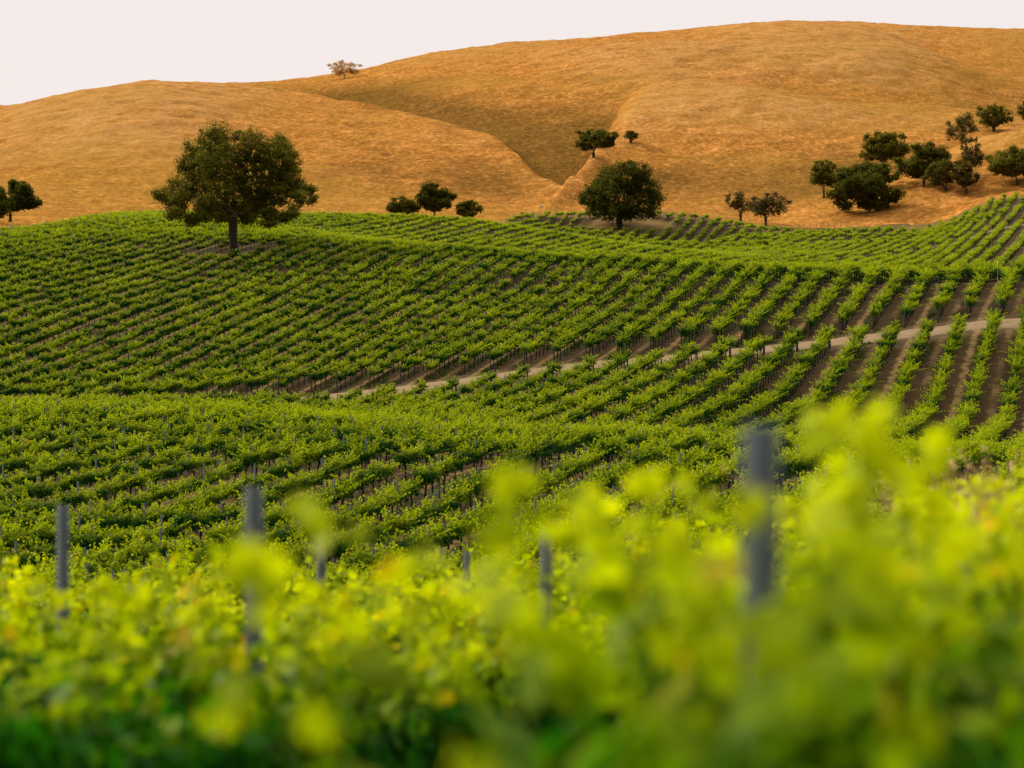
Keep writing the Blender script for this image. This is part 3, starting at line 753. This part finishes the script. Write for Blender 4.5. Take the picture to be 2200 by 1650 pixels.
def hit(u, v, d0=500, d1=1300):
    d = np.arange(d0, d1, 1.0); g = ground((u - CX) / F * d, d); below = g >= (VH - v) * d / F
    return float(d[np.argmax(below)]) if below.any() else None
def build_tree(name, label, u_base, d, m_px, lobes, trunk_px, fork_px, leaf, nleaf, mat, bark, seed, group=None, clump=.17, cat='tree', fill=.72, flat=.9, depth=1.0, dz=0.0, young=.5, density=1.0, dead=False, lift_v=None):
    """lobes: (u, v, radius_u, radius_v) in photo pixels; everything is turned into metres at distance d"""
    rs_ = np.random.default_rng(seed)
    if lift_v is not None and (u_base > 1200 or d > 900): d = hit(u_base, lift_v, 500) or d
    base = at(u_base, d)
    if lift_v is not None: base[2] = (VH - lift_v) * d / F if not u_base > 1200 else base[2]
    s = d / F
    vb = VH - base[2] / s
    loc = lambda u, v: np.array([(u - u_base) * s, 0, (vb - v) * s])
    root = empty(name, (base[0], base[1], base[2] + dz))
    tag(root, label, cat, group)
    us = [l[0] for l in lobes]; W = (max(us) - min(us)) * s / 2 + .5
    cu = np.mean(us)
    cl = []
    for (u, v, ru, rv) in lobes:
        c = loc(u, v); off = (1 - min(1, abs(u - cu) * s / (W + 1e-6)) ** 2) ** .5
        c[1] = rs_.uniform(-.75, .75) * W * off * depth
        cl.append((c, ru * s, rv * s))
    # crown: leaf clumps spread over the shells of the lobes, ragged at the outside
    mb = MB()
    areas = np.array([a * b for _, a, b in cl]); share = areas / areas.sum()
    rad_mean = np.mean([a for _, a, b in cl])
    P, Nn, S, T, Cc = [], [], [], [], []
    for (c, a, b), sh in zip(cl, share):
        cr = max(clump * rad_mean * 2.2, leaf * 2.0)
        ncl = max(5, int(4.0 * density * (a / cr) * (b / cr) * 3.0))
        dirs = rs_.normal(size=(ncl, 3)); dirs /= np.linalg.norm(dirs, axis=1)[:, None]
        rad = rs_.uniform(.3, 1.0, ncl) ** .55 * rs_.uniform(.78, 1.2, ncl)
        cc = c + dirs * rad[:, None] * np.array([a, (a + b) / 2 * depth, b]) * .92
        Cc.append(cc)
        nl = max(8, int(nleaf * sh / ncl))
        for q, dr in zip(cc, dirs):
            k = int(nl * rs_.uniform(.55, 1.5)); w = cr * rs_.uniform(.6, 1.2)
            o = rs_.normal(size=(k, 3)); o /= np.linalg.norm(o, axis=1)[:, None]; o *= (rs_.random(k) ** .45)[:, None]
            P.append(q + o * np.array([w, w, w * flat * .8])); Nn.append(o * .7 + dr * .5 + np.array([0, 0, .45]) + rs_.normal(0, .45, (k, 3)))
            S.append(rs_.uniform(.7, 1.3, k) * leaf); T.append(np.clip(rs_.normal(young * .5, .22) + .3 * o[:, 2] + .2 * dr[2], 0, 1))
    if nleaf: add_leaves(mb, np.concatenate(P), np.concatenate(Nn), np.concatenate(S), rs_, KITE, np.concatenate(T))
    # trunk and limbs, the limbs reaching into every lobe
    tb = MB(); r = trunk_px * s / 2
    fork = loc(*fork_px); foot = np.array([0, 0, -.5])
    n = 8; t = np.linspace(0, 1, n)[:, None]
    p = foot + (fork - foot) * t + rs_.normal(0, .05, (n, 3)) * r * np.sin(np.pi * t)
    tb.tube(p, np.interp(t[:, 0], [0, .12, .5, 1], [r * 1.6, r * 1.12, r * .98, r * 1.3]), 10)
    order = np.argsort([np.linalg.norm(c - fork) for c, _, _ in cl])
    nodes = [(fork, r * .9)]
    for i in order:
        c, a, b = cl[i]; j = min(range(len(nodes)), key=lambda j: np.linalg.norm(nodes[j][0] - c) + .25 * np.linalg.norm(nodes[j][0] - fork))
        st, sr = nodes[j]; r0 = min(sr * .75, r * .62); r1 = max(r0 * .38, .035)
        pts = limb(tb, st, c, r0, r1, rs_, 7, .09, 8, .05); nodes.append((c, r1)); nodes.append((pts[4], (r0 + r1) / 2))
        nt_ = 7 if not dead else 8
        for q in range(nt_):                                          # branches into the clumps
            if nleaf and not dead:
                tip = Cc[i][rs_.integers(len(Cc[i]))]
            else:
                dr = rs_.normal(size=3); dr[2] = abs(dr[2]) * .6; dr /= np.linalg.norm(dr); tip = c + dr * np.array([a, a, b]) * rs_.uniform(.7, 1.1)
            s0 = pts[rs_.integers(3, 8)]; bp = limb(tb, s0, tip, max(r1 * .7, .03), .014 + (.05 if dead else 0), rs_, 4, .08, 6, .04)
            if dead:
                for w in range(4):
                    dr = rs_.normal(size=3); dr[2] = dr[2] * .6 + .25; dr /= np.linalg.norm(dr)
                    limb(tb, bp[rs_.integers(2, 6)], bp[-1] * .5 + bp[2] * .5 + dr * (a + b) * .32, .055, .025, rs_, 3, .09, 5)
    link('trunk', tb.mesh('trunk', bark, True), root)
    if nleaf: link('crown', mb.mesh('crown', mat), root)
    return root

def cp(x, y, r, q=None): return (x / 2.9333, 100 + y / 2.9333, r / 2.9333, (q or r) / 2.9333)     # marks read off an enlarged corner
def c2(x, y, r, q=None): return (750 + x / 2.9333, 100 + y / 2.9333, r / 2.9333, (q or r) / 2.9333)
def c3(x, y, r, q=None): return (1450 + x / 2.9333, 100 + y / 2.9333, r / 2.9333, (q or r) / 2.9333)

big = [cp(*a) for a in [(1390, 610, 120), (1290, 700, 140), (1170, 740, 80), (1440, 760, 170), (1620, 660, 130), (1740, 610, 90), (1780, 730, 140), (1840, 830, 95), (1100, 900, 110), (1010, 930, 60, 50),
    (1110, 1010, 85), (1260, 880, 140), (1450, 930, 150), (1620, 860, 160), (1780, 920, 120), (1930, 890, 55, 45), (1955, 955, 38), (1650, 1000, 85), (1830, 1025, 55), (1290, 1020, 70), (1170, 1080, 45), (1860, 690, 40), (1500, 560, 60, 40), (1190, 630, 35), (1840, 1070, 30), (1880, 890, 70, 60), (1900, 960, 55), (1400, 1050, 95, 50), (1540, 1050, 75, 45), (1720, 1060, 70, 40), (1270, 1070, 70, 40), (1230, 1090, 70, 40), (1120, 1060, 70, 45), (1660, 1095, 80, 38), (1780, 1070, 70, 40), (1420, 1085, 80, 40), (1550, 1080, 70, 38), (1340, 1000, 100, 70), (1560, 980, 110, 80)]]
build_tree('oak_tree', 'huge spreading dark oak on the crest among the vines, left of centre', 503, OAK1[1], 0, big, 17, (500, 462), .20, 90000, M_OAK, M_OBARK, 11, 'oak trees', clump=.16, density=.95)
rnd_oak = [c2(*a) for a in [(1730, 830, 150, 110), (1600, 900, 120), (1520, 950, 80), (1690, 950, 170), (1850, 900, 120), (1920, 960, 75), (1560, 1030, 90, 60), (1800, 1020, 130, 70), (1700, 1040, 120, 60), (1640, 810, 80), (1830, 800, 70), (1900, 1040, 65, 50), (1470, 960, 35), (1740, 760, 60, 35)]]
build_tree('oak_tree', 'round dense dark oak standing in the vineyard at the foot of the gully', 1331, OAK2[1], 0, rnd_oak, 13, (1331, 455), .38, 22000, M_OAKGREEN, M_OBARK, 12, 'oak trees', clump=.17)

def bush_lobes(u0, u1, v0, v1, n, seed):
    rs_ = np.random.default_rng(seed); L = []
    W, H = (u1 - u0) / 2 * 1.2, (v1 - v0) / 2 * 1.15; cu, cv = (u0 + u1) / 2, (v0 + v1) / 2
    L.append((cu + W * rs_.uniform(-.18, .18), cv - H * .08, W * .55, H * .58))
    for i in range(n):                                   # limbs spread wide and uneven, flatter underneath
        a = 2 * np.pi * (i + rs_.uniform(-.42, .42)) / n; q = rs_.uniform(.20, .44); low = np.sin(a) > .45
        L.append((cu + np.cos(a) * W * (1 - q) * rs_.uniform(.68, 1.12), cv + np.sin(a) * H * (1 - q) * (rs_.uniform(.35, .85) if low else rs_.uniform(.75, 1.1)), W * q * (1.15 if low else 1), H * q * (.85 if low else 1.1)))
    for i in range(3):
        a = rs_.uniform(-np.pi, .25); L.append((cu + np.cos(a) * W * rs_.uniform(.8, 1.02), cv + np.sin(a) * H * rs_.uniform(.8, 1.02), W * .14, H * .16))
    return L
TREES = [  # label, crown box u0 u1 v0 v1, base u, v, distance, leaves, size, material, kind
    ('dark oak cut by the left edge of the photo, behind the vines', -70, 30, 400, 480, -10, 486, 400, 5000, .32, M_OAKGREEN),
    ('small dark oak beside the left edge of the photo, behind the vines', 8, 80, 393, 462, 22, 470, 405, 5000, .30, M_OAKGREEN),
    ('low wide dark shrub left of the three bushes behind the vine crest', 834, 900, 428, 462, 868, 466, 470, 2600, .30, M_OAKGREEN),
    ('tallest dark bushy tree of the three behind the vine crest', 896, 973, 398, 462, 933, 472, 472, 6500, .30, M_OAKGREEN),
    ('smallest round bush right of the three behind the vine crest', 982, 1030, 434, 468, 1006, 472, 470, 2200, .28, M_OAKGREEN),
    ('dense dark oak on the tree slope, highest of the thick oaks', 1850, 1946, 288, 352, 1900, 372, 640, 6000, .38, M_OAK),
    ('wide dark oak in the middle of the tree slope, right of the thick oaks', 1930, 2038, 310, 388, 1985, 400, 590, 7000, .38, M_OAK),
    ('low wide dark oak behind the largest thick oak of the tree slope', 1790, 1915, 352, 408, 1850, 415, 600, 6000, .38, M_OAK),
    ('largest thick dark oak at the bottom of the tree slope', 1782, 1928, 376, 460, 1868, 458, 545, 9000, .38, M_OAKGREEN),
    ('slim upright oak with bare trunk at left of the tree slope', 1739, 1800, 348, 408, 1770, 427, 560, 2600, .34, M_OAK),
    ('drooping ragged oak below the wide oak on the tree slope', 1985, 2042, 352, 405, 2032, 412, 560, 1800, .34, M_OAKDRY),
    ('dark oak cut by the right edge of the photo above the vines', 2126, 2222, 316, 392, 2186, 400, 520, 6500, .34, M_OAK),
    ('open dark oak on the skyline of the right knoll', 2095, 2180, 228, 278, 2135, 284, 610, 2800, .34, M_OAK),
    ('sparse oak cut by the right edge on top of the knoll', 2190, 2230, 215, 262, 2212, 275, 610, 1500, .32, M_OAKDRY),
    ('leafy narrow oak low on the slope below the bare tall tree', 2045, 2102, 348, 405, 2076, 420, 540, 2300, .32, M_OAKDRY),
    ('open-branched oak growing in the gully on the golden hill', 1240, 1322, 276, 328, 1275, 338, 640, 3200, .36, M_OAKGREEN),
    ('tiny tree just right of the gully oak on the golden hill', 1342, 1367, 284, 300, 1355, 308, 660, 700, .32, M_OAKDRY),
]
for n, (lab, u0, u1, v0, v1, ub, vb, d, nl, lf, mat) in enumerate(TREES):
    h = v1 - v0
    sparse = mat is M_OAKDRY or nl < 3300
    build_tree('oak_tree' if 'shrub' not in lab and 'bush ' not in lab else 'bush', lab, ub, d, 0, bush_lobes(u0, u1, v0, v1, 8 if not sparse else 9, 40 + n), 6 if 'slim' not in lab else 5,
               (ub, min(vb - h * .15, v1)), lf * 1.15, int(nl * 1.7), mat, M_OBARK, 60 + n, 'oak trees', clump=.18 if not sparse else .14, density=.95 if not sparse else .5, lift_v=vb, cat='tree' if 'shrub' not in lab and 'bush ' not in lab else 'bush')
SPARSE = [
    ('small half-bare oak, left of the pair at the edge of the far field', 1566, 1628, 412, 462, 1591, 477, 535, 260),
    ('wider half-bare oak, right of the pair at the edge of the far field', 1612, 1694, 420, 470, 1645, 486, 528, 520),
    ('tall bare grey tree leaning on the edge of the right knoll', 2036, 2094, 245, 322, 2076, 345, 590, 160),
    ('thin half-bare tree under the tall bare one on the right slope', 2066, 2112, 300, 372, 2085, 392, 560, 420),
    ('lone half-bare tree on the skyline of the golden hills', 708, 772, 132, 165, 740, 168, 1045, 420),
]
for n, (lab, u0, u1, v0, v1, ub, vb, d, nl) in enumerate(SPARSE):
    build_tree('oak_tree', lab, ub, d, 0, bush_lobes(u0, u1, v0, v1, 7, 90 + n), 6 if d < 900 else 3, (ub, v1 - (v1 - v0) * .1), (.3 if d < 900 else .34), nl, M_OAKDRY if d < 900 else M_PALE, M_DEADWOOD if d < 900 else M_PALEBARK, 120 + n, 'oak trees', clump=.14, density=.5, dead=True, lift_v=vb)

# ------------------------------------------------------------------ fence and small things
def build_fence():
    us = np.arange(1000, 1960, 13.0); ds = interp_u(us, FAR) + 9
    x = (us - CX) / F * ds; z = ground(x, ds)
    root = empty('wire_fence', (x[0], ds[0], z[0])); tag(root, 'thin wire fence between the far vine field and the golden hill', 'fence')
    o = np.array([x[0], ds[0], z[0]])
    first = None
    for i in range(len(us)):
        if first is None:
            mb = MB(); mb.box((-.03, -.03, -.3), (.03, .03, 1.5)); mb.box((-.035, -.035, 1.42), (.035, .035, 1.52)); first = mb.mesh('post', M_WIRE)
        link('post', first, root, (x[i] - o[0], ds[i] - o[1], z[i] - o[2]))
    for h in (.5, .9, 1.35):
        mb = MB(); mb.tube(np.stack([x, ds, z + h], -1) - o, .012, 3, cap=False); link('wire', mb.mesh('wire', M_WIRE), root)
build_fence()

def sign():
    p = at(1162, 533); root = empty('white_sign', tuple(p)); tag(root, 'small white sign board on a post by the wire fence', 'sign')
    mb = MB(); mb.box((-.32, -.02, 1.5), (.32, .02, 2.0)); link('board', mb.mesh('board', M_WHITE), root)
    mb = MB(); mb.box((-.035, .023, -.3), (.035, .08, 1.95)); link('post', mb.mesh('post', M_WIRE), root)
sign()
def stake(name, label, cat, u, d, h, rad, mat, lean=(0, 0), capmat=None):
    p = at(u, d); root = empty(name, tuple(p)); tag(root, label, cat)
    mb = MB(); t = np.linspace(0, 1, 5)[:, None]; mb.tube(np.array([[0, 0, -.2]]) + np.array([[lean[0], lean[1], h]]) * t, np.array([rad, rad, rad, rad, rad * .85]), 8)
    link('pole', mb.mesh('pole', mat, True), root)
    if capmat:
        mb = MB(); e_ = np.array([lean[0], lean[1], h - .2]); mb.tube(e_ + np.array([[0, 0, -.22], [.01, 0, -.1], [0, 0, .02], [0, 0, .05]]), np.array([rad * 1.25, rad * 1.4, rad * 1.3, rad * .6]), 8); link('flag', mb.mesh('flag', capmat, True), root)
    return root
stake('leaning_stake', 'pale stake leaning over at the lower edge of the left vine slope', 'stake', 478, 198, 2.0, .035, M_WHITE, (.75, 0))
stake('standpipe', 'tall white standpipe among vines at the right crest', 'pipe', 2143, 236, 2.4, .03, M_WHITE)
stake('marker_stake', 'stake with an orange top at the upper edge of the dirt road', 'stake', 1590, 196.5, 1.9, .05, M_WOODPOST, (0, 0), M_ORANGE)
stake('marker_stake', 'short orange-topped stake in the vines at the left edge', 'stake', 58, 112, 1.75, .03, M_STEEL, (.03, 0), M_ORANGE)
stake('marker_stake', 'thin orange-topped stake beside a dark vine trunk in the middle rows', 'stake', 773, 111, 1.0, .03, M_STEEL, (0, 0), M_ORANGE)
def barrel():
    p = OAK1 + np.array([.55, -1.0, 0]); p[2] = gz(p[0], p[1])
    root = empty('water_barrel', tuple(p)); tag(root, 'small teal barrel at the foot of the huge oak', 'barrel')
    mb = MB(); z = np.array([-.1, 0, .12, .4, .68, .8, .82]); mb.tube(np.stack([0 * z, 0 * z, z], -1), np.array([.27, .27, .3, .31, .3, .27, .2]), 14); link('body', mb.mesh('body', M_TEAL, True), root)
    mb = MB(); mb.tube(np.array([[0, 0, .821], [0, 0, .87]]), np.array([.23, .22]), 14); link('lid', mb.mesh('lid', M_TEAL, True), root)
barrel()

# ------------------------------------------------------------------ dry grass among the foreground vines at right
def dry_grass():
    rs_ = np.random.default_rng(5); mb = MB(); o = at(2120, 14)
    for i in range(330):
        u = rs_.normal(2135, 55); d = rs_.uniform(11.5, 17); p = at(u, d) - o
        h = rs_.uniform(1.4, 2.1); bend = rs_.normal(0, .22, 2); t = np.linspace(0, 1, 5)[:, None]
        pts = p + np.concatenate([bend[None] * h * t ** 2, h * t], 1)
        mb.tube(pts, np.array([.006, .005, .004, .003, .002]), 3, cap=False, rnd=rs_.random())
        k = 10; q = rs_.uniform(.62, 1, k); c = np.stack([np.interp(q, t[:, 0], pts[:, j]) for j in range(3)], -1) + rs_.normal(0, .025, (k, 3))
        add_leaves(mb, c, rs_.normal(size=(k, 3)), np.full(k, .05), rs_, KITE * np.array([.45, 1, 1]), np.zeros(k))
    m, nt, out = new_mat('straw'); k = NT(nt); r = k.attr('rnd'); k.bsdf(out, k.mix(r, (.48, .30, .10), (.72, .52, .24)), .8, .1)
    tag(link('dry_grass', mb.mesh('dry_grass', m), None, tuple(o)), 'pale dry grass standing among the blurred vines at right', 'grass', None, 'stuff')
dry_grass()
def lane_weeds():
    rs_ = np.random.default_rng(15); mb = MB(); N = 16000
    u = rs_.uniform(700, 2260, N); d = rs_.uniform(142, 235, N); x = (u - CX) / F * d
    r, s_ = rs(x, d); q = (r - R0) / SP; k = np.floor(q); odd = (k % 2 == 1)
    fr = np.where(odd, rs_.normal(.76, .07, N), np.where(rs_.random(N) < .5, rs_.normal(.14, .06, N), rs_.normal(.86, .06, N)))
    r = R0 + (k + fr) * SP; x, d = xy(r, s_)
    dens = fbm(x / 7, d / 9, 3, 55) + np.where(odd, .18, -.12)
    ok = (dens > -.02) & (np.abs(d - interp_u(CX + F * x / d, ROAD)) > 2.6); x, d = x[ok], d[ok]; z = ground(x, d)
    o = np.array([x[0], d[0], z[0]]); P = np.repeat(np.stack([x, d, z], -1) - o, 7, 0) + rs_.normal(0, .09, (len(x) * 7, 3)) * np.array([1, 1, .1])
    h = rs_.uniform(.10, .30, len(P)); w = rs_.uniform(.02, .05, len(P)); a = rs_.uniform(0, 6.28, len(P)); l = rs_.normal(0, .1, (len(P), 2))
    side = np.stack([np.cos(a) * w, np.sin(a) * w, 0 * a], -1); top = np.concatenate([l, h[:, None]], 1)
    v = np.stack([P - side, P + side, P + top], 1).reshape(-1, 3)
    mb.add(v, np.arange(len(v)).reshape(-1, 3), tint=np.repeat(rs_.uniform(0, .5, len(P)), 3), rnd=np.repeat(rs_.random(len(P)), 3))
    tag(link('lane_weeds', mb.mesh('lane_weeds', M_WEED), None, tuple(o)), 'low green weeds and grass growing in the lanes between the vine rows', 'weeds', None, 'stuff')
M_WEED = leaf_material('weed_blade', (.018, .045, .002), (.09, .11, .01), (.15, .10, .03), .25)
lane_weeds()
print('vines', len(VINES), 'objects', len(bpy.data.objects))
